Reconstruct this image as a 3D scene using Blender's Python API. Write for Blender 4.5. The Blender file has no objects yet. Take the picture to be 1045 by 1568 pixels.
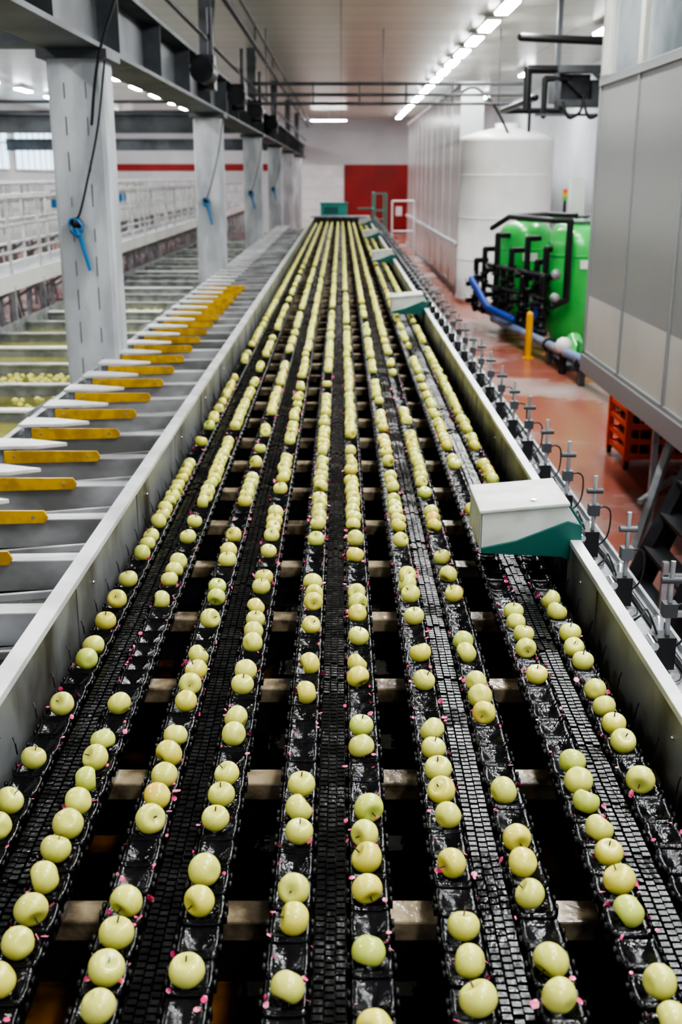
import bpy, math, random
import numpy as np
from mathutils import Vector, Matrix
random.seed(7); rng=np.random.default_rng(7)
scene=bpy.context.scene
PITCH=math.radians(17.14); CAMZ=3.0; F=2500.0

# ------------------------------------------------------------ materials
MATS={}
def mat(name,col,rough=0.5,metal=0.0,col2=None,scale=5.0,lo=0.4,hi=0.6,bump=0.0,bscale=None,stretch=(1,1,1),rough2=None,spec=None,emit=None,estr=0,alpha=None,coat=0.0,detail=4):
    m=bpy.data.materials.new(name); m.use_nodes=True
    nt=m.node_tree; b=nt.nodes['Principled BSDF']
    b.inputs['Base Color'].default_value=(*col,1); b.inputs['Roughness'].default_value=rough; b.inputs['Metallic'].default_value=metal
    if spec is not None: b.inputs['Specular IOR Level'].default_value=spec
    if coat: b.inputs['Coat Weight'].default_value=coat; b.inputs['Coat Roughness'].default_value=0.08
    if emit: b.inputs['Emission Color'].default_value=(*emit,1); b.inputs['Emission Strength'].default_value=estr
    if col2 is not None or bump>0 or rough2 is not None:
        tc=nt.nodes.new('ShaderNodeTexCoord'); mp=nt.nodes.new('ShaderNodeMapping'); mp.inputs['Scale'].default_value=stretch
        nt.links.new(tc.outputs['Object'],mp.inputs['Vector'])
        n=nt.nodes.new('ShaderNodeTexNoise'); n.inputs['Scale'].default_value=scale; n.inputs['Detail'].default_value=detail
        nt.links.new(mp.outputs['Vector'],n.inputs['Vector'])
        r=nt.nodes.new('ShaderNodeMapRange'); r.inputs['From Min'].default_value=lo; r.inputs['From Max'].default_value=hi
        nt.links.new(n.outputs['Fac'],r.inputs['Value'])
        if col2 is not None:
            mx=nt.nodes.new('ShaderNodeMix'); mx.data_type='RGBA'
            mx.inputs[6].default_value=(*col,1); mx.inputs[7].default_value=(*col2,1)
            nt.links.new(r.outputs['Result'],mx.inputs[0]); nt.links.new(mx.outputs[2],b.inputs['Base Color'])
        if rough2 is not None:
            mr=nt.nodes.new('ShaderNodeMapRange'); mr.inputs['To Min'].default_value=rough; mr.inputs['To Max'].default_value=rough2
            nt.links.new(r.outputs['Result'],mr.inputs['Value']); nt.links.new(mr.outputs['Result'],b.inputs['Roughness'])
        if bump>0:
            n2=nt.nodes.new('ShaderNodeTexNoise'); n2.inputs['Scale'].default_value=bscale or scale*4; n2.inputs['Detail'].default_value=3
            nt.links.new(mp.outputs['Vector'],n2.inputs['Vector'])
            bp=nt.nodes.new('ShaderNodeBump'); bp.inputs['Strength'].default_value=bump; bp.inputs['Distance'].default_value=0.01
            nt.links.new(n2.outputs['Fac'],bp.inputs['Height']); nt.links.new(bp.outputs['Normal'],b.inputs['Normal'])
    MATS[name]=m; return m

mat('black_plastic',(0.004,0.004,0.005),0.12,0,col2=(0.008,0.008,0.010),scale=14,bump=0.4,bscale=45,rough2=0.22,spec=0.42)
mat('black_chain',(0.006,0.006,0.007),0.14,0,col2=(0.012,0.012,0.013),scale=20,rough2=0.28,bump=0.2,bscale=60,spec=0.42)
mat('steel_rail',(0.70,0.71,0.70),0.38,0.25,col2=(0.50,0.51,0.50),scale=3,bump=0.1)
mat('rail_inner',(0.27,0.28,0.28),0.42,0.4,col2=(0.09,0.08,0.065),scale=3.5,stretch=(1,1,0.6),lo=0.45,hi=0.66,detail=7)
mat('galvanised',(0.44,0.46,0.48),0.42,0.4,col2=(0.27,0.285,0.30),scale=6,bump=0.1)
mat('lane_steel',(0.50,0.51,0.52),0.34,0.4,col2=(0.24,0.24,0.235),scale=3.0,stretch=(0.6,2,1),bump=0.1)
mat('wet_sheet',(0.24,0.245,0.24),0.16,0.4,col2=(0.06,0.05,0.038),scale=2.4,stretch=(0.7,2.5,1),rough2=0.35)
mat('dark_steel',(0.04,0.042,0.048),0.4,0.3,col2=(0.02,0.02,0.023),scale=4)
mat('mid_steel',(0.115,0.125,0.135),0.5,0.3,col2=(0.065,0.07,0.075),scale=1.5)
mat('crossbeam',(0.36,0.29,0.19),0.14,0,col2=(0.07,0.05,0.028),scale=9,lo=0.42,hi=0.62,bump=0.3,bscale=40,rough2=0.3)
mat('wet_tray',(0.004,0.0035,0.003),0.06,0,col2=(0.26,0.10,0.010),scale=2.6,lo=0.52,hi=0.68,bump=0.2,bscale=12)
mat('ochre_paint',(0.58,0.35,0.02),0.35,0,col2=(0.40,0.23,0.015),scale=12)
mat('concrete',(0.46,0.475,0.49),0.7,0,col2=(0.30,0.315,0.33),scale=2.2,stretch=(1.5,1.5,0.5),bump=0.3,bscale=25,detail=7)
mat('white_paint',(0.82,0.83,0.82),0.4,0,col2=(0.74,0.75,0.74),scale=1.2)
mat('enclosure_white',(0.82,0.83,0.82),0.22,0.1,col2=(0.72,0.73,0.73),scale=0.8)
mat('white_tank',(0.88,0.88,0.86),0.35,0,col2=(0.80,0.81,0.80),scale=1.5)
mat('wall_paint',(0.60,0.62,0.64),0.7,0,col2=(0.52,0.54,0.56),scale=0.4)
mat('red_paint',(0.34,0.02,0.017),0.5,0,col2=(0.27,0.015,0.014),scale=0.8)
mat('teal_paint',(0.01,0.10,0.085),0.4)
mat('teal_light',(0.04,0.27,0.23),0.4)
mat('cover_white',(0.56,0.58,0.54),0.45,0,col2=(0.46,0.48,0.44),scale=8)
mat('green_paint',(0.08,0.62,0.14),0.28,0,col2=(0.06,0.54,0.11),scale=2,coat=0.4)
mat('black_pipe',(0.012,0.012,0.014),0.35)
mat('blue_pipe',(0.02,0.07,0.38),0.35)
mat('blue_tool',(0.02,0.16,0.36),0.35)
mat('greyblue_pipe',(0.16,0.24,0.42),0.35,0,col2=(0.35,0.38,0.42),scale=2)
mat('yellow_paint',(0.80,0.42,0.02),0.4)
mat('crate_red',(0.95,0.12,0.02),0.4)
mat('chrome',(0.7,0.71,0.73),0.2,0.9)
mat('booth_panel',(0.62,0.61,0.54),0.35,0,col2=(0.55,0.54,0.48),scale=0.8)
mat('booth_frame',(0.36,0.37,0.37),0.4,0.3)
mat('window_glass',(0.18,0.21,0.23),0.10,0,col2=(0.36,0.39,0.41),scale=0.9)
mat('daylight_glass',(0.5,0.65,0.75),0.3,emit=(0.55,0.75,0.9),estr=1.8)
mat('lamp_glow',(1,1,1),0.5,emit=(0.975,0.99,1.0),estr=70)
mat('petal_pink',(0.66,0.04,0.17),0.45,0,col2=(0.85,0.35,0.45),scale=60,lo=0.48,hi=0.62)
mat('stem_brown',(0.06,0.035,0.012),0.7)
mat('water',(0.15,0.145,0.030),0.05,0,col2=(0.30,0.29,0.07),scale=1.2,bump=0.35,bscale=9)
def ribbed():
    m=mat('ribbed_panel',(0.33,0.335,0.325),0.28)
    nt=m.node_tree;b=nt.nodes['Principled BSDF']
    tc=nt.nodes.new('ShaderNodeTexCoord'); w=nt.nodes.new('ShaderNodeTexWave'); w.bands_direction='Y'; w.inputs['Scale'].default_value=6
    nt.links.new(tc.outputs['Object'],w.inputs['Vector'])
    bp=nt.nodes.new('ShaderNodeBump'); bp.inputs['Strength'].default_value=0.5; bp.inputs['Distance'].default_value=0.01
    nt.links.new(w.outputs['Fac'],bp.inputs['Height']); nt.links.new(bp.outputs['Normal'],b.inputs['Normal'])
ribbed()
def floormat():
    m=mat('floor_epoxy',(0.40,0.13,0.09),0.20,0,col2=(0.36,0.29,0.27),scale=0.55,lo=0.44,hi=0.62,rough2=0.42,bump=0.05)
floormat()
def ceilmat():
    m=mat('ceiling_panel',(0.66,0.68,0.64),0.28,0)
    nt=m.node_tree;b=nt.nodes['Principled BSDF']
    tc=nt.nodes.new('ShaderNodeTexCoord'); br=nt.nodes.new('ShaderNodeTexBrick')
    br.offset=0; br.inputs['Scale'].default_value=1; br.inputs['Brick Width'].default_value=5.0; br.inputs['Row Height'].default_value=1.15
    br.inputs['Mortar Size'].default_value=0.018
    br.inputs['Color1'].default_value=(0.74,0.76,0.68,1); br.inputs['Color2'].default_value=(0.66,0.68,0.61,1); br.inputs['Mortar'].default_value=(0.34,0.35,0.32,1)
    nt.links.new(tc.outputs['Object'],br.inputs['Vector']); nt.links.new(br.outputs['Color'],b.inputs['Base Color'])
ceilmat()
def applemat():
    m=mat('apple_skin',(0.6,0.62,0.15),0.22)
    nt=m.node_tree;b=nt.nodes['Principled BSDF']
    at=nt.nodes.new('ShaderNodeAttribute'); at.attribute_name='Col'
    tc=nt.nodes.new('ShaderNodeTexCoord'); n=nt.nodes.new('ShaderNodeTexNoise'); n.inputs['Scale'].default_value=260
    nt.links.new(tc.outputs['Object'],n.inputs['Vector'])
    r=nt.nodes.new('ShaderNodeMapRange'); r.inputs['From Min'].default_value=0.64; r.inputs['From Max'].default_value=0.72; r.inputs['To Max'].default_value=0.3
    nt.links.new(n.outputs['Fac'],r.inputs['Value'])
    mx=nt.nodes.new('ShaderNodeMix'); mx.data_type='RGBA'; mx.inputs[7].default_value=(0.30,0.30,0.06,1)
    nt.links.new(r.outputs['Result'],mx.inputs[0]); nt.links.new(at.outputs['Color'],mx.inputs[6]); nt.links.new(mx.outputs[2],b.inputs['Base Color'])
applemat()

# ------------------------------------------------------------ mesh builder
def empty(name):
    e=bpy.data.objects.new(name,None); scene.collection.objects.link(e); return e
class B:
    def __init__(s): s.v=[];s.f=[];s.m=[];s.s=[];s.names=[]
    def mi(s,n):
        if n not in s.names: s.names.append(n)
        return s.names.index(n)
    def add(s,vs,fs,m,sm=False):
        o=len(s.v); s.v+= [tuple(v) for v in vs]; k=s.mi(m)
        for f in fs: s.f.append(tuple(i+o for i in f)); s.m.append(k); s.s.append(sm)
    def box(s,x0,x1,y0,y1,z0,z1,m):
        vs=[(x,y,z) for z in (z0,z1) for y in (y0,y1) for x in (x0,x1)]
        s.add(vs,[(0,2,3,1),(4,5,7,6),(0,1,5,4),(2,6,7,3),(0,4,6,2),(1,3,7,5)],m)
    def bar(s,p0,p1,w,h,m):
        p0=Vector(p0);p1=Vector(p1);d=(p1-p0).normalized()
        up=Vector((0,0,1)) if abs(d.z)<0.95 else Vector((0,1,0))
        a=d.cross(up).normalized()*w/2; b=a.cross(d).normalized()*h/2
        vs=[]
        for p in (p0,p1):
            for sa,sb in ((-1,-1),(1,-1),(1,1),(-1,1)): vs.append(p+a*sa+b*sb)
        s.add(vs,[(0,1,2,3),(7,6,5,4),(0,4,5,1),(1,5,6,2),(2,6,7,3),(3,7,4,0)],m)
    def cyl(s,p0,p1,r,m,n=10,r2=None,cap=True):
        p0=Vector(p0);p1=Vector(p1);d=(p1-p0).normalized()
        up=Vector((0,0,1)) if abs(d.z)<0.95 else Vector((0,1,0))
        a=d.cross(up).normalized(); b=a.cross(d)
        r2=r if r2 is None else r2; vs=[]
        for p,rr in ((p0,r),(p1,r2)):
            for i in range(n):
                t=2*math.pi*i/n; vs.append(p+a*math.cos(t)*rr+b*math.sin(t)*rr)
        s.add(vs,[(i,(i+1)%n,(i+1)%n+n,i+n) for i in range(n)],m,True)
        if cap:
            s.add(vs,[tuple(range(n))[::-1],tuple(range(n,2*n))],m)
    def tube(s,pts,r,m,n=8):
        pts=[Vector(p) for p in pts]
        for a,b in zip(pts[:-1],pts[1:]):
            if (b-a).length>1e-5: s.cyl(a,b,r,m,n,cap=False)
        for p in pts: s.ball(p,r*1.0,m,n,4)
    def ball(s,c,r,m,n=10,k=6,sx=1,sz=1):
        prof=[(r*math.sin(math.pi*i/k),-r*math.cos(math.pi*i/k)*sz) for i in range(k+1)]
        s.lathe(c,prof,m,n)
    def lathe(s,c,prof,m,n=24,smooth=True):
        vs=[];k=len(prof)
        for (r,z) in prof:
            for i in range(n):
                t=2*math.pi*i/n; vs.append((c[0]+r*math.cos(t),c[1]+r*math.sin(t),c[2]+z))
        fs=[(j*n+i,j*n+(i+1)%n,(j+1)*n+(i+1)%n,(j+1)*n+i) for j in range(k-1) for i in range(n)]
        s.add(vs,fs,m,smooth)
    def poly(s,pts,d,m):
        n=len(pts); vs=[Vector(p) for p in pts]+[Vector(p)+Vector(d) for p in pts]
        s.add(vs,[tuple(range(n))[::-1],tuple(range(n,2*n))]+[(i,(i+1)%n,(i+1)%n+n,i+n) for i in range(n)],m)
    def build(s,name,parent=None,bevel=0):
        me=bpy.data.meshes.new(name); me.from_pydata(s.v,[],s.f)
        for n in s.names: me.materials.append(MATS[n])
        me.polygons.foreach_set('material_index',s.m); me.polygons.foreach_set('use_smooth',s.s)
        me.update()
        o=bpy.data.objects.new(name,me); scene.collection.objects.link(o)
        if parent: o.parent=parent
        if bevel:
            md=o.modifiers.new('bevel','BEVEL'); md.width=bevel; md.segments=2; md.limit_method='ANGLE'
        return o
def smoothpath(pts,n=6):
    pts=[Vector(p) for p in pts]; P=[pts[0]]+pts+[pts[-1]]; out=[]
    for i in range(1,len(P)-2):
        a,b,c,d=P[i-1],P[i],P[i+1],P[i+2]
        for k in range(n):
            t=k/n; out.append(0.5*((2*b)+(-a+c)*t+(2*a-5*b+4*c-d)*t*t+(-a+3*b-3*c+d)*t**3))
    out.append(pts[-1]); return out

def mass(name,pv,pf,transforms,matname,smooth=True,cols=None,parent=None,pmat=None,extra=None):
    pv=np.array(pv,dtype=np.float32); nv=len(pv); N=len(transforms)
    R=np.array([t[0] for t in transforms],dtype=np.float32); T=np.array([t[1] for t in transforms],dtype=np.float32)
    V=(np.einsum('nij,vj->nvi',R,pv)+T[:,None,:]).reshape(-1,3)
    quads=[f for f in pf]; lens=np.array([len(f) for f in quads]); flat=np.array([i for f in quads for i in f],dtype=np.int32)
    L=(flat[None,:]+(np.arange(N)*nv)[:,None]).reshape(-1)
    starts1=np.concatenate([[0],np.cumsum(lens)[:-1]]); starts=(starts1[None,:]+(np.arange(N)*len(flat))[:,None]).reshape(-1)
    me=bpy.data.meshes.new(name); me.vertices.add(len(V)); me.vertices.foreach_set('co',V.reshape(-1))
    me.loops.add(len(L)); me.loops.foreach_set('vertex_index',L.astype(np.int32))
    me.polygons.add(N*len(lens)); me.polygons.foreach_set('loop_start',starts.astype(np.int32))
    me.polygons.foreach_set('use_smooth',np.full(N*len(lens),smooth))
    names=matname if isinstance(matname,list) else [matname]
    for n in names: me.materials.append(MATS[n])
    if pmat is not None: me.polygons.foreach_set('material_index',np.tile(np.array(pmat,dtype=np.int32),N))
    me.update(calc_edges=True); me.validate()
    if cols is not None:
        ca=me.color_attributes.new('Col','FLOAT_COLOR','POINT'); ca.data.foreach_set('color',cols.astype(np.float32).reshape(-1))
    o=bpy.data.objects.new(name,me); scene.collection.objects.link(o)
    if parent: o.parent=parent
    return o

# ------------------------------------------------------------ room shell
X0,X1,Y0,Y1,ZC=-14.0,7.0,-3.0,63.0,6.0
b=B(); b.box(X0,X1,Y0,Y1,-0.1,0,'floor_epoxy'); b.build('floor')
b=B(); b.box(X0,X1,Y0,Y1,ZC,ZC+0.1,'ceiling_panel'); b.build('ceiling')
b=B(); b.box(X0-0.2,X1+0.2,Y1,Y1+0.2,0,ZC,'wall_paint'); b.build('wall_far')
b=B(); b.box(X1,X1+0.2,Y0,Y1,0,ZC,'wall_paint'); b.build('wall_right')
b=B(); b.box(X0-0.2,X0,Y0,Y1,0,ZC,'wall_paint'); b.build('wall_left')
b=B(); b.box(X0,-3.0,Y1-0.04,Y1,3.3,3.66,'red_paint'); b.box(-3.05,-2.5,Y1-0.04,Y1,0,3.66,'red_paint'); b.build('trim_1')
b=B(); b.box(0.2,4.0,Y1-0.08,Y1-0.002,0.0,3.62,'red_paint')
for x in (0.2,2.1,3.96): b.box(x,x+0.04,Y1-0.1,Y1-0.08,0,3.62,'red_paint')
b.box(3.05,3.4,Y1-0.1,Y1-0.08,0.9,1.4,'white_paint'); b.build('door_1')
b=B(); b.box(-2.45,0.15,Y1-0.06,Y1-0.002,0,3.6,'white_paint')
for z in (0.6,1.2,1.8,2.4,3.0): b.box(-2.45,0.15,Y1-0.07,Y1-0.06,z,z+0.03,'wall_paint')
b.build('door_2')
for k in range(2):
    b=B(); ya,yb=(40.0,48.0) if k==0 else (49.0,57.0)
    b.box(X0,X0+0.03,ya,yb,3.3,5.3,'daylight_glass')
    for j in range(9): y=ya+(yb-ya)*j/8; b.box(X0,X0+0.08,y-0.04,y+0.04,3.25,5.35,'white_paint')
    for z in (3.25,4.3,5.3): b.box(X0,X0+0.08,ya,yb,z,z+0.07,'white_paint')
    b.build('window_%d'%(k+1))

# ------------------------------------------------------------ sorting conveyor
KS=[-0.528,-0.423,-0.297,-0.193,-0.066,0.037,0.165,0.267,0.394,0.498]
ROWX=[k*1.5/math.cos(PITCH) for k in KS]
LANEC=[(ROWX[2*i]+ROWX[2*i+1])/2 for i in range(5)]
PIT=0.105; YS,YE=0.9,38.5; ZB=1.465
conv=empty('sorting_conveyor')
def cupproto():
    n=11; w=0.045; l=0.0475; vs=[];fs=[]
    for j in range(n):
        for i in range(n):
            u=-1+2*i/(n-1); v=-1+2*j/(n-1)
            u=math.copysign(abs(u)**0.8,u); v=math.copysign(abs(v)**0.8,v)
            r=math.sqrt((u/0.95)**2+v*v)
            z=-0.018*math.exp(-(r/0.55)**2)
            z+=0.010*math.exp(-((abs(v)-0.84)/0.13)**2)*(1-0.35*u*u)
            z+=0.005*math.exp(-((abs(u)-0.82)/0.12)**2)
            if abs(u)>0.99 or abs(v)>0.99: z-=0.006
            cx=u*w; cy=v*l
            if abs(u)>0.99 and abs(v)>0.99: cx*=0.88; cy*=0.93
            vs.append((cx,cy,z))
    for j in range(n-1):
        for i in range(n-1):
            a=j*n+i; fs.append((a,a+1,a+n+1,a+n))
    rim=[i for i in range(n)]+[j*n+n-1 for j in range(1,n)]+[(n-1)*n+i for i in range(n-2,-1,-1)]+[j*n for j in range(n-2,0,-1)]
    o=len(vs)
    for i in rim: vs.append((vs[i][0]*0.96,vs[i][1]*0.98,-0.036))
    k=len(rim)
    for i in range(k): fs.append((rim[(i+1)%k],rim[i],o+i,o+(i+1)%k))
    def bx(x0,x1,y0,y1,z0,z1):
        q=len(vs)
        for z in (z0,z1):
            for y in (y0,y1):
                for x in (x0,x1): vs.append((x,y,z))
        for f in [(0,2,3,1),(4,5,7,6),(0,1,5,4),(2,6,7,3),(0,4,6,2),(1,3,7,5)]: fs.append(tuple(t+q for t in f))
    bx(-0.051,-0.044,-0.018,-0.006,-0.02,0.004); bx(-0.051,-0.044,0.012,0.024,-0.02,0.004)
    bx(0.044,0.051,-0.018,-0.006,-0.02,0.004); bx(0.044,0.051,0.012,0.024,-0.02,0.004)
    return vs,fs
cv,cf=cupproto()
I3=np.eye(3)
tr=[]
phase=[0.03,0.055,0.0,0.08,0.02]
for r,x in enumerate(ROWX):
    xo=x+(-0.005 if r%2==0 else 0.005)
    y=YS+phase[r//2]
    while y<YE:
        a=0.04*rng.normal(); R=np.array([[1,0,a*0.5],[0,1,a],[-a*0.5,-a,1]])
        tr.append((R,(xo,y,ZB+0.009))); y+=PIT
mass('cup_carriers',cv,cf,tr,'black_plastic',True,parent=conv)
pb=B()
for j in range(5):
    yy=-0.0525+0.021*j
    for i in range(3):
        xx=-0.022+0.022*i; off=0.0105 if i%2 else 0
        pb.box(xx-0.009,xx+0.009,yy+0.002+off,yy+0.016+off,-0.01,0.003+(0.004 if i==1 else 0),'black_chain')
pb.box(-0.036,0.036,-0.0525,0.0525,-0.022,-0.010,'black_chain')
tr=[]
for c in range(5):
    y=YS
    while y<YE:
        a=0.04*rng.normal(); R=np.array([[1,0,a],[0,1,a],[-a,-a,1]])
        tr.append((R,(LANEC[c],y,ZB))); y+=PIT
mass('drive_chains',pb.v,pb.f,tr,'black_chain',False,parent=conv)
b=B()
for c in LANEC:
    b.box(c-0.05,c+0.05,YS,YE,1.39,1.44,'dark_steel')
    for sx in (-0.10,0.10): b.box(c+sx-0.014,c+sx+0.014,YS,YE,1.385,1.43,'black_plastic')
b.build('chain_guides',conv)
b=B(); y=1.50
while y<YE:
    b.box(-0.93,0.90,y,y+0.08,1.325,1.38,'crossbeam')
    b.box(-0.93,0.90,y+0.015,y+0.065,1.20,1.325,'dark_steel')
    y+=0.59
b.build('cross_beams',conv,0.006)
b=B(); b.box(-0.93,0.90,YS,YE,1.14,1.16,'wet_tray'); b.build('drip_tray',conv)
# rails
b=B()
b.box(-0.945,-0.93,YS,YE,1.06,1.63,'rail_inner'); b.box(-0.985,-0.925,YS,YE,1.625,1.65,'steel_rail'); b.box(-0.985,-0.97,YS,YE,1.35,1.63,'steel_rail')
b.box(-0.985,-0.93,YS,YE,1.04,1.06,'steel_rail')
y=1.2
while y<YE:
    b.box(-0.93,-0.926,y,y+0.008,1.12,1.62,'rail_inner'); b.ball((-0.927,y+0.25,1.55),0.007,'chrome',8,4); y+=1.18
b.build('side_rail_left',conv,0.003)
b=B()
b.box(0.90,0.912,YS,YE,1.06,1.62,'rail_inner'); b.box(0.897,0.94,YS,YE,1.618,1.64,'steel_rail'); b.box(0.928,0.94,YS,YE,1.30,1.62,'steel_rail')
y=1.2
while y<YE:
    b.box(0.896,0.90,y,y+0.008,1.12,1.61,'rail_inner'); b.ball((0.897,y+0.25,1.55),0.007,'chrome',8,4); y+=1.18
b.box(0.94,1.28,YS,YE,1.27,1.30,'galvanised'); b.box(1.27,1.285,YS,YE,1.22,1.33,'galvanised')
b.build('side_rail_right',conv,0.003)
b=B(); y=1.6
while y<YE:
    for x in (-0.96,0.93,):
        b.box(x-0.05,x+0.05,y-0.05,y+0.05,0,1.04,'galvanised'); b.box(x-0.1,x+0.1,y-0.1,y+0.1,0,0.02,'galvanised')
    b.bar((-0.95,y,0.4),(0.93,y,0.4),0.05,0.05,'galvanised')
    b.cyl((1.2,y+0.3,0),(1.2,y+0.3,1.27),0.025,'galvanised')
    y+=2.36
b.build('support_legs',conv)
b=B(); y=1.25
while y<9:
    for x,s in ((-0.922,1),(0.892,-1)):
        b.tube([(x+0.012*s,y,1.45),(x+0.008*s,y+0.004,1.48),(x,y+0.014,1.492)],0.0025,'dark_steel',6)
    y+=0.21
b.build('guide_fingers',conv)

# covers
for yc in (4.05,11.9,19.3,26.9,34.2):
    h=empty('conveyor_guard_cover')
    b=B()
    xl,xr=0.545,0.935; y0,y1=yc,yc+0.34
    b.poly([(xl,y0,1.60),(xl,y0,1.745),(xr-0.05,y0,1.775),(xr,y0,1.70),(xr,y0,1.66)],(0,0.012,0),'cover_white')
    b.poly([(xl,y1,1.60),(xl,y1,1.745),(xr-0.05,y1,1.775),(xr,y1,1.70),(xr,y1,1.66)],(0,0.012,0),'cover_white')
    b.poly([(xl,y0,1.60),(xl,y1,1.60),(xl,y1,1.745),(xl,y0,1.745)],(0.01,0,0),'cover_white')
    b.poly([(xl-0.006,y0-0.012,1.745),(xr-0.045,y0-0.012,1.777),(xr-0.045,y1+0.02,1.777),(xl-0.006,y1+0.02,1.745)],(0,0,0.014),'cover_white')
    b.poly([(xr-0.05,y0,1.775),(xr,y0,1.70),(xr,y1,1.70),(xr-0.05,y1,1.775)],(0.008,0,0.004),'teal_paint')
    b.cyl(((xl+xr)/2+0.02,y0+0.06,1.77),((xl+xr)/2+0.02,y0+0.06,1.785),0.012,'chrome')
    b.build('lid_shell',h,0.004)
    b=B()
    b.poly([(xl+0.005,y0-0.014,1.585),(xl+0.005,y0-0.014,1.605),(xl+0.14,y0-0.014,1.635),(xr-0.05,y0-0.014,1.715),(xr+0.005,y0-0.014,1.70),(xr+0.01,y0-0.014,1.53),(xr-0.07,y0-0.014,1.57)],(0,0.012,0),'teal_paint')
    b.box(xr-0.002,xr+0.01,y0,y1,1.53,1.705,'teal_paint')
    b.box(xr-0.045,xr-0.025,y0+0.02,y0+0.1,1.45,1.58,'dark_steel')
    b.build('side_panel',h,0.002)

# end housing
e=empty('conveyor_end_housing')
b=B(); b.box(-1.0,0.95,38.5,39.4,1.0,1.66,'dark_steel'); b.box(-1.05,1.0,38.45,39.5,1.66,1.70,'galvanised')
for x in (-0.9,-0.45,0,0.45,0.85): b.box(x-0.02,x+0.02,38.4,38.5,1.3,1.66,'mid_steel')
b.box(-0.95,-0.85,38.6,38.7,0,1,'galvanised'); b.box(0.8,0.9,38.6,38.7,0,1,'galvanised'); b.build('housing',e,0.01)
b=B(); b.box(-0.72,0.22,39.6,40.2,1.66,2.10,'teal_light'); b.box(-0.75,0.25,39.55,40.25,2.08,2.13,'teal_light'); b.box(-0.6,-0.1,39.58,39.6,1.75,1.98,'teal_paint')
b.box(-0.7,-0.62,39.7,39.78,0,1.7,'teal_light'); b.box(0.12,0.2,39.7,39.78,0,1.7,'teal_light'); b.build('gear_cabinet',e,0.01)
e=empty('stair_guard_rail')
b=B()
for (x,y) in ((1.15,38.5),(1.55,38.5),(1.15,41),(1.55,41)): b.bar((x,y,0),(x,y,2.45),0.05,0.05,'teal_light')
for z in (1.9,2.45): b.bar((1.15,38.5,z),(1.55,38.5,z),0.05,0.05,'teal_light'); b.bar((1.15,38.5,z),(1.15,41,z),0.05,0.05,'teal_light')
for i in range(6): b.bar((1.15,38.5+0.3*i,0.3+0.25*i),(1.55,38.5+0.3*i,0.3+0.25*i),0.25,0.03,'teal_light')
b.build('frame',e)
b=B()
for x in (1.75,2.5): b.cyl((x,38.6,0),(x,38.6,2.2),0.03,'white_paint')
for z in (1.2,2.2): b.cyl((1.75,38.6,z),(2.5,38.6,z),0.03,'white_paint')
b.cyl((0.6,40.5,1.9),(1.15,40.5,1.9),0.03,'teal_light'); b.build('hand_rail',e)

# ------------------------------------------------------------ apples
def appleproto(n,k):
    vs=[];prof=[]
    for i in range(k+1):
        t=math.pi*i/k
        r=math.sin(t)*(1+0.04*math.cos(t)); z=math.cos(t)*0.92
        if t<0.75: z-=0.30*(math.cos(t/0.75*math.pi/2))**1.5
        if t>2.6: z+=0.14*(math.cos((math.pi-t)/0.54*math.pi/2))**1.5
        prof.append((max(r,0.0),z))
    for (r,z) in prof[1:-1]:
        for i in range(n):
            a=2*math.pi*i/n; rr=r*(1+0.015*math.cos(5*a)*(1 if z<0 else 0.5)); vs.append((rr*math.cos(a),rr*math.sin(a),z))
    top=len(vs); vs.append((0,0,prof[0][1])); bot=len(vs); vs.append((0,0,prof[-1][1]))
    m=k-1; fs=[((j+1)*n+i,(j+1)*n+(i+1)%n,j*n+(i+1)%n,j*n+i) for j in range(m-1) for i in range(n)]
    fs+=[(i,(i+1)%n,top) for i in range(n)]; o=(m-1)*n; fs+=[(o+(i+1)%n,o+i,bot) for i in range(n)]
    pm=[0]*len(fs)
    s0=len(vs)
    for z,r,dx in ((0.55,0.045,0),(1.0,0.05,0.06)):
        for i in range(4): a=math.pi/2*i; vs.append((r*math.cos(a)+dx,r*math.sin(a),z))
    for i in range(4): fs.append((s0+i,s0+(i+1)%4,s0+4+(i+1)%4,s0+4+i)); pm.append(1)
    fs.append((s0+4,s0+5,s0+6,s0+7)); pm.append(1)
    return np.array(vs),fs,pm
def rotm():
    ax=rng.normal(size=3); ax/=np.linalg.norm(ax)
    return np.array(Matrix.Rotation(rng.uniform(0,math.pi*2),3,Vector(ax)))
def make_apples(name,pos,n,k,parent=None,size=(0.0335,0.038),dim=1.0):
    pv,pf,pm=appleproto(n,k); tr=[];cols=np.ones((len(pos),len(pv),4))
    base=np.array([0.66,0.655,0.165])
    for a,p in enumerate(pos):
        s=rng.uniform(*size); tr.append((rotm()*s,(p[0],p[1],p[2])))
        c=base*rng.uniform(0.94,1.06)*dim; g=rng.random()
        if g<0.2: c=c*np.array([1.04,0.96,0.82])
        elif g<0.28: c=c*np.array([0.88,0.97,0.88])
        col=np.repeat(c[None,:],len(pv),0)
        d=np.clip((pv[:,2]-0.5)/0.25,0,1)*np.clip(1-np.hypot(pv[:,0],pv[:,1])/0.45,0,1)
        col=col*(1-d[:,None])+np.array([0.24,0.28,0.06])*d[:,None]
        if rng.random()<0.035:
            w=np.clip(pv[:,0]*1.3-0.15,0,1)[:,None]*rng.uniform(0.4,0.8); col=col*(1-w)+np.array([0.78,0.44,0.10])*w
        cols[a,:,:3]=col
    return mass(name,pv,pf,tr,['apple_skin','stem_brown'],True,cols,parent,pm)
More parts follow.
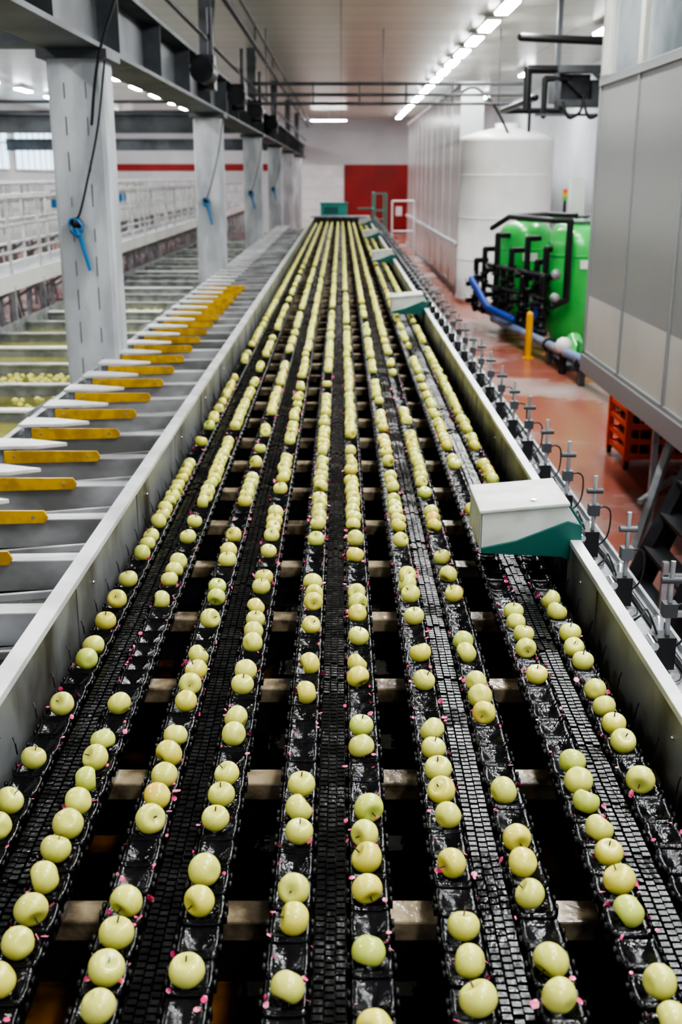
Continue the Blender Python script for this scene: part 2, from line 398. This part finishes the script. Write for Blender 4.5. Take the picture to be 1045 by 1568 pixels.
LIST=[
[1225,1265,1158,1073,1003,982,945,922,893,850,838,826],
[1515,1466,1409,1357,1311,1267,1229,1196,1160,1131,1074,911,893,878,864,826],
[1530,1466,1414,1360,1272,1236,1197,1161,1133,1077,1050,1028,1006,945,915,895,855,838,823],
[1466,1362,1316,1272,1232,1197,1136,1107,1055,1030,990,968,945,928,905,880,840],
[1523,1408,1357,1270,1231,1195,1052,1007,965,930,908,885,824],
[1573,1462,1359,1315,1273,1235,1137,1107,1033,1006,967,945,925,905,850],
[1528,1471,1414,1316,1238,1197,1167,1135,1108,1032,1008,950,917,895,878,830],
[1530,1466,1363,1316,1275,1200,1082,1057,1033,1008,970,915,885,852],
[1535,1473,1418,1368,1320,1280,1240,1202,1170,1034,990,972,950,932,845],
[1205,1138,1110,1083,1057,1013,990,972,932,917,852]]
HA=CAMZ-1.502
def belt_dist(v):
    Z=F*HA/(math.cos(PITCH)*(v*1.5-405.5)); return (Z-HA*math.sin(PITCH))/math.cos(PITCH)
near=[];far=[]
for r,x in enumerate(ROWX):
    ph=YS+phase[r//2]
    used=set()
    for v in LIST[r]:
        i=round((belt_dist(v)-ph)/PIT)
        if i in used: i+=1
        used.add(i)
    last=max(used); i=last+2; on=True
    while ph+i*PIT<YE-0.1:
        if rng.random()<(0.30 if on else 0.42): on=not on
        if on: used.add(i)
        i+=1
    for i in used:
        y=ph+i*PIT
        p=(x+rng.normal()*0.003,y+rng.normal()*0.004,1.500+rng.normal()*0.0015)
        if any(abs(y-yc-0.17)<0.2 for yc in (4.05,)) and r>=8: continue
        (near if y<7 else far).append(p)
make_apples('apples_on_conveyor',near,24,14)
make_apples('apples_on_conveyor',far,12,8)

vs=[(-1,-0.5,0),(0,-1,0.15),(1,-0.3,0.1),(0.9,0.6,0.25),(-0.2,1,0.1),(-1,0.4,0.2)]
tr=[]
for _ in range(1000):
    r=rng.integers(0,10); y=1.2+7.5*rng.random()**1.3; x=ROWX[r]+rng.choice([-1,1])*rng.uniform(0.026,0.048)
    s=rng.uniform(0.0035,0.008)*(1 if rng.random()<0.85 else 1.5)
    tr.append((rotm()*s,(x,y+0.05*rng.normal(),ZB+0.020)))
mass('petal_debris',vs,[(0,1,2,3,4,5)],tr,'petal_pink',False)

# ------------------------------------------------------------ pneumatic valve row (right)
b=B(); y=1.15
while y<38:
    x=1.14; j=random.uniform(-0.02,0.02)
    b.lathe((x,y,1.30),[(0,0),(0.065,0),(0.065,0.02),(0.045,0.035),(0.02,0.04),(0.02,0.06),(0,0.06)],'chrome',16 if y<9 else 8)
    b.box(x-0.04,x+0.025,y-0.035,y+0.035,1.35,1.47,'black_pipe')
    b.cyl((x,y,1.33),(x,y,1.74+j),0.009,'galvanised',8)
    b.box(x-0.024,x+0.024,y-0.022,y+0.022,1.54,1.59,'mid_steel')
    b.cyl((x-0.035,y,1.67+j),(x+0.035,y,1.67+j),0.013,'mid_steel',8)
    b.cyl((x-0.05,y-0.04,1.44),(x-0.05,y+0.04,1.44),0.016,'chrome',8)
    b.bar((0.96,y+0.1,1.45),(1.1,y+0.1,1.40),0.05,0.03,'galvanised')
    b.box(0.985,1.03,y+0.18,y+0.26,1.30,1.40,'galvanised')
    b.lathe((1.20,y+0.3,1.30),[(0,0),(0.03,0),(0.03,0.05),(0.022,0.06),(0.022,0.11),(0,0.12)],'chrome',12 if y<9 else 6)
    if y<16:
        b.tube(smoothpath([(x,y+0.02,1.46),(x+0.03,y+0.03,1.56),(x+0.09,y+0.06,1.54),(x+0.10,y+0.12,1.40),(x+0.06,y+0.2,1.31)],5),0.004,'black_pipe',6)
        b.tube(smoothpath([(x-0.03,y,1.46),(x-0.06,y+0.05,1.54),(x-0.05,y+0.15,1.48),(x-0.09,y+0.22,1.40)],5),0.004,'black_pipe',6)
    y+=0.59
b.tube([(1.23,1,1.315),(1.23,38,1.315)],0.012,'black_pipe')
b.build('pneumatic_valve_row')

# ------------------------------------------------------------ outfeed table (left)
of=empty('outfeed_table')
b=B(); b2=B(); b3=B(); y=1.45
while y<36:
    b.poly([(-0.99,y+0.14,1.37),(-1.98,y+0.14,1.29),(-1.98,y+0.14,1.27),(-0.99,y+0.14,1.35)],(0,0.20,0),'wet_sheet')
    b.poly([(-0.99,y+0.36,1.33),(-1.98,y+0.36,1.23),(-1.98,y+0.36,1.21),(-0.99,y+0.36,1.31)],(0,0.20,0),'wet_sheet')
    b.poly([(-0.99,y+0.335,1.40),(-1.98,y+0.335,1.32),(-1.98,y+0.335,1.20),(-0.99,y+0.335,1.26)],(0,0.018,0),'lane_steel')
    b.poly([(-0.99,y,1.43),(-1.55,y,1.42),(-2.02,y,1.39),(-2.02,y,1.26),(-0.99,y,1.30)],(0,0.10,0),'lane_steel')
    if y<16.5:
        b2.poly([(-1.42,y-0.03,1.415),(-1.40,y-0.03,1.44),(-1.42,y-0.03,1.475),(-1.96,y-0.03,1.475),(-1.96,y-0.03,1.40)],(0,0.014,0),'ochre_paint')
        for xx in (-1.47,-1.9): b2.cyl((xx,y-0.036,1.445),(xx,y-0.03,1.445),0.008,'chrome',8)
    b3.poly([(-1.62,y+0.10,1.475),(-1.78,y+0.02,1.475),(-2.05,y+0.0,1.475),(-2.05,y+0.22,1.475),(-1.85,y+0.19,1.475)],(0,0,0.022),'steel_rail')
    b3.box(-2.03,-1.99,y+0.05,y+0.12,1.30,1.475,'galvanised')
    y+=0.59
b.build('lane_sheets',of,0.004); b2.build('lane_stops',of); b3.build('lane_flaps',of,0.003)
b=B()
b.bar((-2.12,1.0,1.40),(-2.12,36,1.40),0.04,0.04,'galvanised'); b.bar((-2.12,1.0,1.15),(-2.12,36,1.15),0.05,0.08,'galvanised')
b.box(-2.02,-0.99,1,36,1.02,1.04,'dark_steel')
b.box(-2.02,-1.98,1,36,0.85,1.22,'mid_steel')
y=1.7
while y<36:
    b.box(-2.15,-2.09,y,y+0.06,0,1.4,'galvanised'); b.bar((-2.12,y+0.03,1.38),(-2.6,y+0.03,1.12),0.03,0.03,'galvanised'); y+=1.77
b.build('table_frame',of)
# ------------------------------------------------------------ water flume
fl=empty('water_flume')
b=B(); b.box(-4.3,-2.51,2,36,0.90,1.0,'water'); b.build('water_surface',fl)
b=B(); y=2.0; ap=[]
b.box(-4.34,-4.30,2,36,0.2,1.16,'galvanised'); b.box(-2.55,-2.51,2,36,0.2,1.10,'galvanised'); b.box(-4.34,-2.51,2,36,0.15,0.2,'galvanised')
k=0
while y<36:
    b.box(-4.30,-2.55,y,y+0.05,0.7,1.10,'galvanised'); b.box(-4.30,-2.55,y-0.04,y+0.08,1.09,1.11,'white_paint' if k%3==0 else 'galvanised')
    nfruit={6:60,7:130,12:80}.get(k,0)
    pts=[]; tries=0
    while len(pts)<nfruit and tries<900:
        tries+=1; px=-2.6-random.random()*1.65; py=y+0.12+random.random()*0.96
        if all((px-q[0])**2+(py-q[1])**2>0.0049 for q in pts): pts.append((px,py,0.998))
    ap+=pts
    y+=1.18; k+=1
b.build('flume_dividers',fl)
make_apples('apples_floating',ap,10,7,dim=0.85)

# ------------------------------------------------------------ columns
for n,yc in enumerate((9.66,19.0,28.5,38.0,47.5,57.0)):
    c=empty('concrete_column')
    b=B(); w=0.46
    xa,xb=-2.44,-1.98
    ch=0.03
    b.poly([(xa+ch,yc,0),(xb-ch,yc,0),(xb,yc+ch,0),(xb,yc+w-ch,0),(xb-ch,yc+w,0),(xa+ch,yc+w,0),(xa,yc+w-ch,0),(xa,yc+ch,0)],(0,0,4.0),'concrete')
    b.build('shaft',c)
    b=B(); b.box(xa-0.06,xb+0.06,yc-0.06,yc+w+0.06,3.93,4.0,'mid_steel')
    if n==0:
        for xx in (xa+0.14,xb-0.14):
            for q in range(9): b.box(xx-0.004,xx+0.004,yc-0.003,yc,1.3+q*0.29,1.3+q*0.29+random.uniform(0.08,0.2),'mid_steel')
    b.build('cap_plate',c)
    if n<4:
        g=empty('air_blow_gun'); b=B(); x=-2.24; yy=yc-0.05; z=2.62
        b.tube(smoothpath([(x+0.30,yy,3.9),(x+0.22,yy-0.03,3.4),(x+0.10,yy-0.04,2.95),(x+0.02,yy-0.03,2.70),(x-0.04,yy,2.62),(x+0.0,yy,2.50)],6),0.009,'black_pipe',6)
        b.build('hose',g)
        b=B(); b.ball((x-0.02,yy,z),0.05,'black_pipe',10,6)
        for a in range(3):
            b.tube([(x-0.02+0.06*math.cos(t+a*0.6),yy-0.02-0.01*a,z-0.03+0.07*math.sin(t+a*0.4)) for t in [k*math.pi/5 for k in range(11)]],0.008,'blue_tool' if a else 'black_pipe',6)
        b.cyl((x,yy,2.52),(x+0.07,yy,2.22),0.022,'blue_tool',10,0.016); b.cyl((x-0.03,yy,2.58),(x,yy,2.50),0.03,'blue_tool',10)
        b.cyl((x+0.07,yy,2.22),(x+0.075,yy,2.17),0.008,'chrome',8)
        b.build('gun_body',g)

# ------------------------------------------------------------ steel girder and overhead steel
g=empty('roof_girder')
b=B()
b.box(-2.42,-1.96,3,62.9,4.0,4.04,'mid_steel'); b.box(-2.42,-1.96,3,62.9,4.58,4.62,'mid_steel'); b.box(-2.21,-2.17,3,62.9,4.04,4.58,'mid_steel')
y=3.4
while y<62: b.box(-2.40,-1.98,y,y+0.02,4.04,4.58,'mid_steel'); y+=2.375
b.build('longitudinal_beam',g)
b=B()
for yc in (9.8,28.6,47.6):
    b.box(-13.9,-2.42,yc,yc+0.04,4.05,4.45,'mid_steel'); b.box(-13.9,-2.42,yc-0.12,yc+0.16,4.03,4.07,'mid_steel'); b.box(-13.9,-2.42,yc-0.12,yc+0.16,4.45,4.49,'mid_steel')
for yc in (9.66,19,28.5,38,47.5,57):
    b.box(-2.3,-2.1,yc+0.1,yc+0.3,4.62,5.98,'mid_steel')
    b.bar((-2.2,yc+0.2,4.7),(-2.2,yc+1.4,5.9),0.08,0.08,'mid_steel')
for yc in (15.5,20.5,25.0,31.0):
    b.cyl((-1.85,yc,4.35),(-1.85,yc+0.6,4.35),0.16,'dark_steel',14); b.box(-1.98,-1.75,yc+0.6,yc+0.95,4.15,4.6,'dark_steel'); b.cyl((-1.8,yc+0.7,4.6),(-1.8,yc+0.7,5.2),0.04,'dark_steel')
b.build('cross_steel',g)
p=empty('overhead_pipework')
b=B()
for x,z,r in ((-1.75,5.55,0.05),(-1.55,5.6,0.025),(-1.9,4.85,0.03)): b.cyl((x,4,z),(x,62,z),r,'dark_steel',8)
for z in (4.50,4.68,4.90): b.cyl((-2.0,25,z),(3.9,25,z),0.035,'mid_steel',10)
for x in (-1.6,-0.6,0.4,1.4,2.4,3.4): b.cyl((x,25,4.46),(x,25,4.94),0.02,'mid_steel',8)
for x in (-1.6,0.9,3.4): b.cyl((x,25.05,4.46),(x,25.05,6),0.012,'mid_steel',8)
for z in (4.6,4.85): b.cyl((-13,30,z),(-2.5,30,z),0.04,'mid_steel',8)
for yy in range(12,60,6): b.cyl((-1.75,yy,5.55),(-1.75,yy,6),0.015,'dark_steel',6)
b.build('pipes',p)
cb=B()
cb.tube(smoothpath([(-1.60,9.4,6.0),(-1.66,9.3,4.7),(-1.9,9.2,3.9),(-2.0,9.25,3.4)],8),0.012,'black_pipe')
cb.build('hanging_cable')

# ------------------------------------------------------------ lamps
def lamp(x,y,z=5.86,lx=0.22,ly=1.5):
    e=empty('fluorescent_lamp')
    b=B(); b.box(x-lx/2-0.03,x+lx/2+0.03,y-ly/2-0.03,y+ly/2+0.03,z,z+0.06,'white_paint')
    b.cyl((x,y,z+0.06),(x,y,6.0),0.02,'white_paint',6); b.build('housing',e)
    b=B(); b.box(x-lx/2,x+lx/2,y-ly/2,y+ly/2,z-0.03,z,'lamp_glow'); b.build('tube',e)
y=1.0
while y<60: lamp(2.94,y); y+=2.5
y=12.0
while y<60: lamp(-6.9,y); lamp(-11.0,y+1); y+=3.9
for y in (-1.5,2.5,6.5,10.5,14.5): lamp(1.45,y,lx=0.3)
for y in (2,7,12,17): lamp(-4.6,y,lx=0.3)  # unseen lamp row, added to light the apples from above
lamp(-0.6,56,z=5.6,lx=1.7,ly=0.25)
for y in (24,34,44): lamp(5.4,y)

# ------------------------------------------------------------ catwalks left
for (xa,xb,zd,ya,yb) in ((-5.1,-4.45,1.62,6,56),(-7.6,-6.9,1.75,8,58),(-10.4,-9.6,1.75,10,58)):
    c=empty('catwalk')
    b=B(); b.box(xa,xb,ya,yb,zd-0.04,zd,'galvanised'); b.box(xb,xb+0.03,ya,yb,zd-0.10,zd+0.12,'white_paint'); b.box(xa-0.03,xa,ya,yb,zd-0.10,zd+0.12,'white_paint')
    b.build('deck',c)
    b=B(); y=ya
    while y<yb:
        for x in (xa,xb):
            b.cyl((x,y,zd),(x,y,zd+1.1),0.024,'steel_rail',8)
            b.bar((x,y,0),(x,y,zd-0.05),0.06,0.06,'galvanised')
        b.bar((xa,y,zd-0.5),(xb,y,zd-0.1),0.04,0.04,'galvanised')
        b.bar((xb,y,zd-0.1),(xb,y+0.9,0.1),0.04,0.04,'galvanised')
        y+=1.5
    for x in (xa,xb):
        for dz in (0.4,0.75,1.1): b.cyl((x,ya,zd+dz),(x,yb,zd+dz),0.022,'steel_rail',8)
    b.build('railing',c)
cm=empty('transfer_conveyor')
b=B()
for x,z in ((-6.1,1.25),):
    b.box(x-0.3,x+0.3,7,56,z-0.03,z,'white_paint'); b.box(x-0.34,x-0.3,7,56,z-0.12,z+0.06,'galvanised'); b.box(x+0.3,x+0.34,7,56,z-0.12,z+0.06,'galvanised')
    y=7.5
    while y<56:
        for s in (-0.3,0.3): b.bar((x+s,y,0),(x+s,y,z-0.1),0.05,0.05,'galvanised')
        b.bar((x-0.3,y,0.5),(x+0.3,y,0.5),0.04,0.04,'galvanised'); y+=2
b.build('belts',cm)
for (x,y,w,d,h) in ((-8.6,22,0.9,2.0,2.9),(-8.5,34,0.9,2,2.8),(-12,30,1.2,3,3.0),(-8.5,44,0.9,2,2.7),(-12,18,1.2,3,2.6)):
    m=empty('grading_machine'); b=B(); b.box(x-w/2,x+w/2,y,y+d,1.45,h,'white_paint'); b.box(x-w/2-0.03,x+w/2+0.03,y-0.03,y+d+0.03,h,h+0.05,'galvanised')
    for sx in (-1,1):
        for yy in (y+0.05,y+d-0.05): b.bar((x+sx*(w/2-0.05),yy,0),(x+sx*(w/2-0.05),yy,1.45),0.07,0.07,'galvanised')
    b.box(x-w/4,x+w/4,y-0.02,y,h-0.7,h-0.2,'blue_tool'); b.build('cabinet',m,0.01)

# ------------------------------------------------------------ white cold-room block + tank
r=empty('white_panel_enclosure')
b=B(); b.box(3.05,3.62,29.3,52,0,5.2,'enclosure_white'); b.box(3.03,3.64,29.28,52,0.0,0.15,'wall_paint')
y=29.3
while y<52: b.box(3.035,3.05,y,y+0.05,0,5.2,'enclosure_white'); y+=2.3
b.box(2.98,3.05,29.3,52,1.25,1.33,'wall_paint')
b.box(2.99,3.66,29.25,52,5.2,5.27,'wall_paint'); b.build('panels',r)
t=empty('water_storage_tank')
b=B(); cx,cy,R=4.05,28.0,1.13
b.lathe((cx,cy,0),[(0,0),(R+0.03,0),(R+0.03,0.12),(R,0.14),(R,3.80),(R+0.02,3.83),(R-0.05,3.92),(R*0.6,4.05),(0.3,4.12),(0.3,4.22),(0,4.22)],'white_tank',40)
b.build('shell',t)
b=B()
for z in (1.0,2.0,3.0): b.lathe((cx,cy,z),[(R+0.0,0),(R+0.008,0.01),(R+0.008,0.04),(R,0.05)],'white_tank',40)
b.tube(smoothpath([(cx-0.1,cy-0.9,3.95),(cx-0.5,cy-1.0,4.6),(cx-0.9,cy-0.6,5.0),(cx-1.2,cy,4.9)],6),0.03,'black_pipe'); b.cyl((cx+0.4,cy-0.7,3.95),(cx+0.4,cy-0.7,4.8),0.04,'black_pipe'); b.build('fittings',t)
h=empty('overhead_duct_frame')
b=B()
b.tube([(2.75,18,5.03),(4.6,18,4.95),(4.6,18,4.4)],0.06,'black_pipe',12)
b.tube([(3.2,20,4.1),(3.2,20,4.75),(4.0,20,4.75)],0.07,'black_pipe',12)
b.tube([(3.35,20,4.3),(3.35,24,4.3),(4.6,24,4.3)],0.06,'black_pipe',12)
b.tube([(3.5,20,4.0),(3.5,20,4.6),(3.9,20,4.6)],0.05,'black_pipe',12)
b.bar((3.7,20,4.75),(4.9,20,4.75),0.25,0.12,'mid_steel'); b.bar((3.7,20,4.2),(4.9,20,4.2),0.3,0.12,'mid_steel')
b.box(3.8,4.3,20.1,21.3,4.27,4.68,'dark_steel'); b.box(4.35,4.9,20.2,21,4.27,4.6,'mid_steel')
b.bar((3.7,20,4.2),(3.7,20,6),0.08,0.08,'mid_steel'); b.bar((4.9,20,4.2),(4.9,20,6),0.08,0.08,'mid_steel'); b.bar((3.7,20,4.75),(4.3,20,4.2),0.06,0.06,'dark_steel')
b.bar((3.7,20,4.2),(4.0,20,3.95),0.05,0.05,'mid_steel'); b.bar((4.3,19.9,4.7),(4.9,19.9,4.2),0.07,0.07,'mid_steel')
b.box(3.3,5.5,19.6,19.7,3.98,4.02,'mid_steel')
for x in (3.75,4.1,4.6): b.tube(smoothpath([(x,19.6,4.2),(x+0.1,19.55,3.95),(x+0.3,19.6,4.05),(x+0.35,19.6,4.3)],5),0.025,'black_pipe')
b.build('duct_frame',h)

# ------------------------------------------------------------ green filter vessels
def vessel(x,y,R,H):
    v=empty('sand_filter_vessel'); b=B()
    b.lathe((x,y,0),[(R*0.8,0.05),(R*0.85,0.2),(R,0.32),(R,H-0.38),(R*0.985,H-0.30),(R*0.9,H-0.17),(R*0.7,H-0.06),(R*0.4,H-0.01),(0.2,H),(0,H)],'green_paint',36)
    b.lathe((x,y,H-0.02),[(0.2,0),(0.2,0.06),(0.24,0.06),(0.24,0.1),(0,0.1)],'galvanised',20)
    for k in range(8): a=k*math.pi/4; b.cyl((x+0.21*math.cos(a),y+0.21*math.sin(a),H+0.05),(x+0.21*math.cos(a),y+0.21*math.sin(a),H+0.11),0.015,'chrome',6)
    b.lathe((x,y,H-0.55),[(R,0),(R+0.015,0.0),(R+0.015,0.03),(R,0.03)],'green_paint',36)
    b.build('vessel_body',v)
    b=B()
    for a in (0.6,2.2,3.8,5.4): b.box(x+R*0.75*math.cos(a)-0.05,x+R*0.75*math.cos(a)+0.05,y+R*0.75*math.sin(a)-0.05,y+R*0.75*math.sin(a)+0.05,0,0.3,'green_paint')
    b.box(x-0.14,x+0.14,y-R-0.02,y-R+0.05,H-0.75,H-0.6,'white_paint'); b.build('feet_and_plate',v)
vessel(4.38,20.3,0.60,2.18); vessel(3.72,22.5,0.56,2.16)
vessel(4.95,23.4,0.56,2.16)
pm=empty('filter_pipe_manifold')
b=B()
def valve(x,y,z):
    b.lathe((x,y,z-0.1),[(0.0,0),(0.1,0),(0.1,0.03),(0.07,0.04),(0.07,0.16),(0.1,0.17),(0.1,0.2),(0,0.2)],'black_pipe',14)
    b.cyl((x,y,z),(x-0.2,y-0.05,z),0.05,'black_pipe',10); b.bar((x-0.2,y-0.1,z+0.02),(x-0.2,y+0.1,z+0.1),0.02,0.03,'black_pipe')
for (x,y,top) in ((3.70,20.1,1.75),(3.48,20.8,1.9),(3.28,21.4,1.65),(3.08,22.0,1.9),(2.92,22.6,1.6),(3.58,19.6,1.3),(3.18,21.7,1.3),(2.80,23.0,1.35),(3.38,20.6,1.2),(3.62,20.5,1.5)):
    b.tube([(x,y,0.35),(x,y,top),(x+0.22,y+0.1,top)],0.055,'black_pipe',12); valve(x,y,top*0.65); valve(x,y,top*0.4)
for z in (0.9,1.3):
    b.tube([(2.95,22.4,z),(3.65,19.9,z)],0.045,'black_pipe',10)
b.tube([(2.85,23.5,0.35),(3.6,19.4,0.35)],0.07,'black_pipe',12)
b.tube([(2.8,22.9,1.0),(2.66,22.6,1.0),(2.86,21.4,0.55),(3.2,20.5,0.45)],0.07,'blue_pipe',12)
b.cyl((3.52,19.7,0.35),(3.52,19.7,0.85),0.065,'blue_pipe',12)
b.tube([(3.0,22.3,2.02),(3.25,21.7,2.26),(3.75,19.8,2.26),(4.0,19.6,2.26)],0.05,'black_pipe',12)
b.tube([(3.25,21.7,2.26),(4.0,21.6,2.30),(4.3,20.6,2.32)],0.05,'black_pipe',12)
b.tube([(4.0,19.6,2.26),(4.0,19.6,0.9),(3.75,19.5,0.8)],0.06,'black_pipe',12)
b.ball((3.78,19.5,1.35),0.09,'galvanised',12,8); b.ball((3.78,19.5,0.95),0.09,'galvanised',12,8)
b.tube([(3.05,22.0,0.28),(3.45,18.6,0.30),(3.70,14.8,0.42),(3.92,13.1,0.55),(4.6,12.8,0.6)],0.075,'greyblue_pipe',14)
b.tube([(3.65,19.0,0.2),(4.0,16,0.2),(4.3,13.5,0.25)],0.06,'black_pipe',12)
for (x,y) in ((3.49,18.2),(3.60,16.2),(3.74,14.4)):
    b.cyl((x,y,0.3),(x,y+0.06,0.3),0.12,'dark_steel',14); b.box(x-0.04,x+0.04,y-0.1,y+0.1,0,0.25,'mid_steel')
b.ball((3.52,17.2,0.45),0.13,'white_paint',14,8); b.cyl((3.52,17.2,0),(3.52,17.2,0.45),0.06,'dark_steel')
b.box(3.6,4.3,17.4,18.8,0.0,0.10,'mid_steel'); b.cyl((3.95,17.8,0.1),(3.95,18.5,0.35),0.14,'green_paint',14); b.box(3.85,4.1,17.5,17.8,0.1,0.45,'green_paint')
b.build('pipes',pm)
b=B(); bx,by=3.22,18.7
b.cyl((bx,by,0),(bx,by,0.75),0.06,'yellow_paint',14); b.ball((bx,by,0.75),0.06,'yellow_paint',14,6); b.lathe((bx,by,0),[(0,0),(0.1,0),(0.1,0.03),(0.06,0.03)],'yellow_paint',14); b.build('yellow_bollard')
s=empty('signal_beacon_cabinet'); b=B(); b.box(5.0,5.3,24.6,24.9,0,2.95,'white_paint'); b.cyl((4.85,24.5,2.2),(4.85,24.5,2.5),0.03,'black_pipe'); b.cyl((4.85,24.5,2.5),(4.85,24.5,2.58),0.05,'green_paint'); b.cyl((4.85,24.5,2.58),(4.85,24.5,2.66),0.05,'yellow_paint'); b.cyl((4.85,24.5,2.66),(4.85,24.5,2.74),0.05,'crate_red'); b.box(4.8,5.0,24.5,24.6,0,2.2,'mid_steel'); b.build('cabinet',s)

# ------------------------------------------------------------ control booth (right)
cbth=empty('elevated_control_booth')
b=B(); xa,xb,ya,yb=2.6,5.6,4.6,11.7
b.box(xa,xb,ya,yb,1.0,1.22,'booth_frame')
b.box(xa-0.02,xa,ya,yb,1.0,1.18,'booth_frame')
b.box(xa+0.02,xb,ya,yb,1.22,1.80,'booth_panel')
b.box(xa+0.02,xb,ya,yb,1.80,3.9,'ribbed_panel')
b.box(xa+0.04,xb,ya+0.05,yb-0.05,3.9,4.9,'window_glass')
b.build('wall_panels',cbth)
b=B()
b.box(xa-0.01,xb,ya,yb,3.86,3.94,'booth_frame'); b.box(xa-0.01,xb+0.05,ya,yb+0.05,4.88,5.0,'booth_frame')
b.box(xa,xa+0.06,yb-0.05,yb+0.01,1.0,4.9,'booth_frame')
for y in (10.2,8.7,7.2,5.7,4.6):
    b.box(xa-0.0,xa+0.04,y-0.02,y+0.02,1.2,3.9,'booth_frame'); b.box(xa,xa+0.05,y-0.07,y+0.07,3.9,4.9,'booth_panel')
b.box(xa,xa+0.05,yb-0.3,yb-0.05,3.95,4.9,'booth_panel')
b.build('window_frames',cbth,0.004)
b=B()
for (x,y) in ((4.6,11.3),(5.4,11.3),(2.95,7.9),(5.4,8.0),(2.95,4.9),(5.4,4.9)): b.box(x-0.05,x+0.05,y-0.05,y+0.05,0,1.0,'dark_steel')
b.build('legs',cbth)
s=empty('booth_access_stair'); b=B()
b.bar((2.12,7.4,0.10),(2.66,7.8,1.0),0.10,0.20,'dark_steel'); b.bar((2.12,6.5,0.10),(2.66,6.9,1.0),0.10,0.2,'dark_steel')
for k in range(4): b.bar((2.15+0.13*k,6.5+0.1*k,0.2+0.22*k),(2.15+0.13*k,7.4+0.1*k,0.2+0.22*k),0.16,0.03,'dark_steel')
b.bar((2.42,8.5,0.03),(2.80,8.9,1.0),0.06,0.06,'galvanised'); b.bar((2.70,9.1,0),(2.70,9.1,1.0),0.05,0.05,'galvanised'); b.bar((2.45,8.55,0.45),(2.95,9.3,0.45),0.04,0.04,'galvanised')
for z in (0.35,0.6): b.bar((2.02,6.4,z),(2.7,6.4,z),0.035,0.035,'galvanised')
b.bar((2.03,6.4,0),(2.03,6.4,0.7),0.035,0.035,'galvanised')
b.build('stair_frame',s)
c=empty('red_wire_crate'); b=B(); xa,xb,ya,yb=3.05,4.2,11.3,12.05
b.box(xa,xb,ya,yb,0.10,0.14,'crate_red')
for x in (xa,xb):
    for y in (ya,yb): b.bar((x,y,0.05),(x,y,0.85),0.06,0.06,'crate_red'); b.cyl((x-0.02,y,0.05),(x+0.02,y,0.05),0.05,'black_pipe',12)
for z in (0.14,0.30,0.46,0.62,0.82):
    b.bar((xa,ya,z),(xb,ya,z),0.04,0.06,'crate_red'); b.bar((xa,ya,z),(xa,yb,z),0.03,0.05,'crate_red'); b.bar((xb,ya,z),(xb,yb,z),0.03,0.05,'crate_red'); b.bar((xa,yb,z),(xb,yb,z),0.03,0.05,'crate_red')
for k in range(1,9):
    x=xa+(xb-xa)*k/9; b.bar((x,ya,0.14),(x,ya,0.82),0.015,0.015,'crate_red')
b.box(xa+0.08,xb-0.08,ya+0.08,yb-0.08,0.14,0.6,'dark_steel')
b.build('crate_frame',c)

# ------------------------------------------------------------ world, camera
w=bpy.data.worlds.new('world'); scene.world=w; w.use_nodes=True
w.node_tree.nodes['Background'].inputs[0].default_value=(0.80,0.88,1.0,1); w.node_tree.nodes['Background'].inputs[1].default_value=0.9
cam=bpy.data.cameras.new('camera'); co=bpy.data.objects.new('camera',cam); scene.collection.objects.link(co)
co.location=(0,0,CAMZ); co.rotation_euler=(math.pi/2-PITCH,0,0)
cam.sensor_fit='VERTICAL'; cam.sensor_height=36; cam.sensor_width=24; cam.lens=F/2353*36; cam.clip_end=200
cam.dof.use_dof=True; cam.dof.focus_distance=3.3; cam.dof.aperture_fstop=3.5
scene.camera=co
try:
    scene.view_settings.view_transform='AgX'; scene.view_settings.look='AgX - High Contrast'; scene.view_settings.exposure=0.0
except Exception as ex: print(ex)
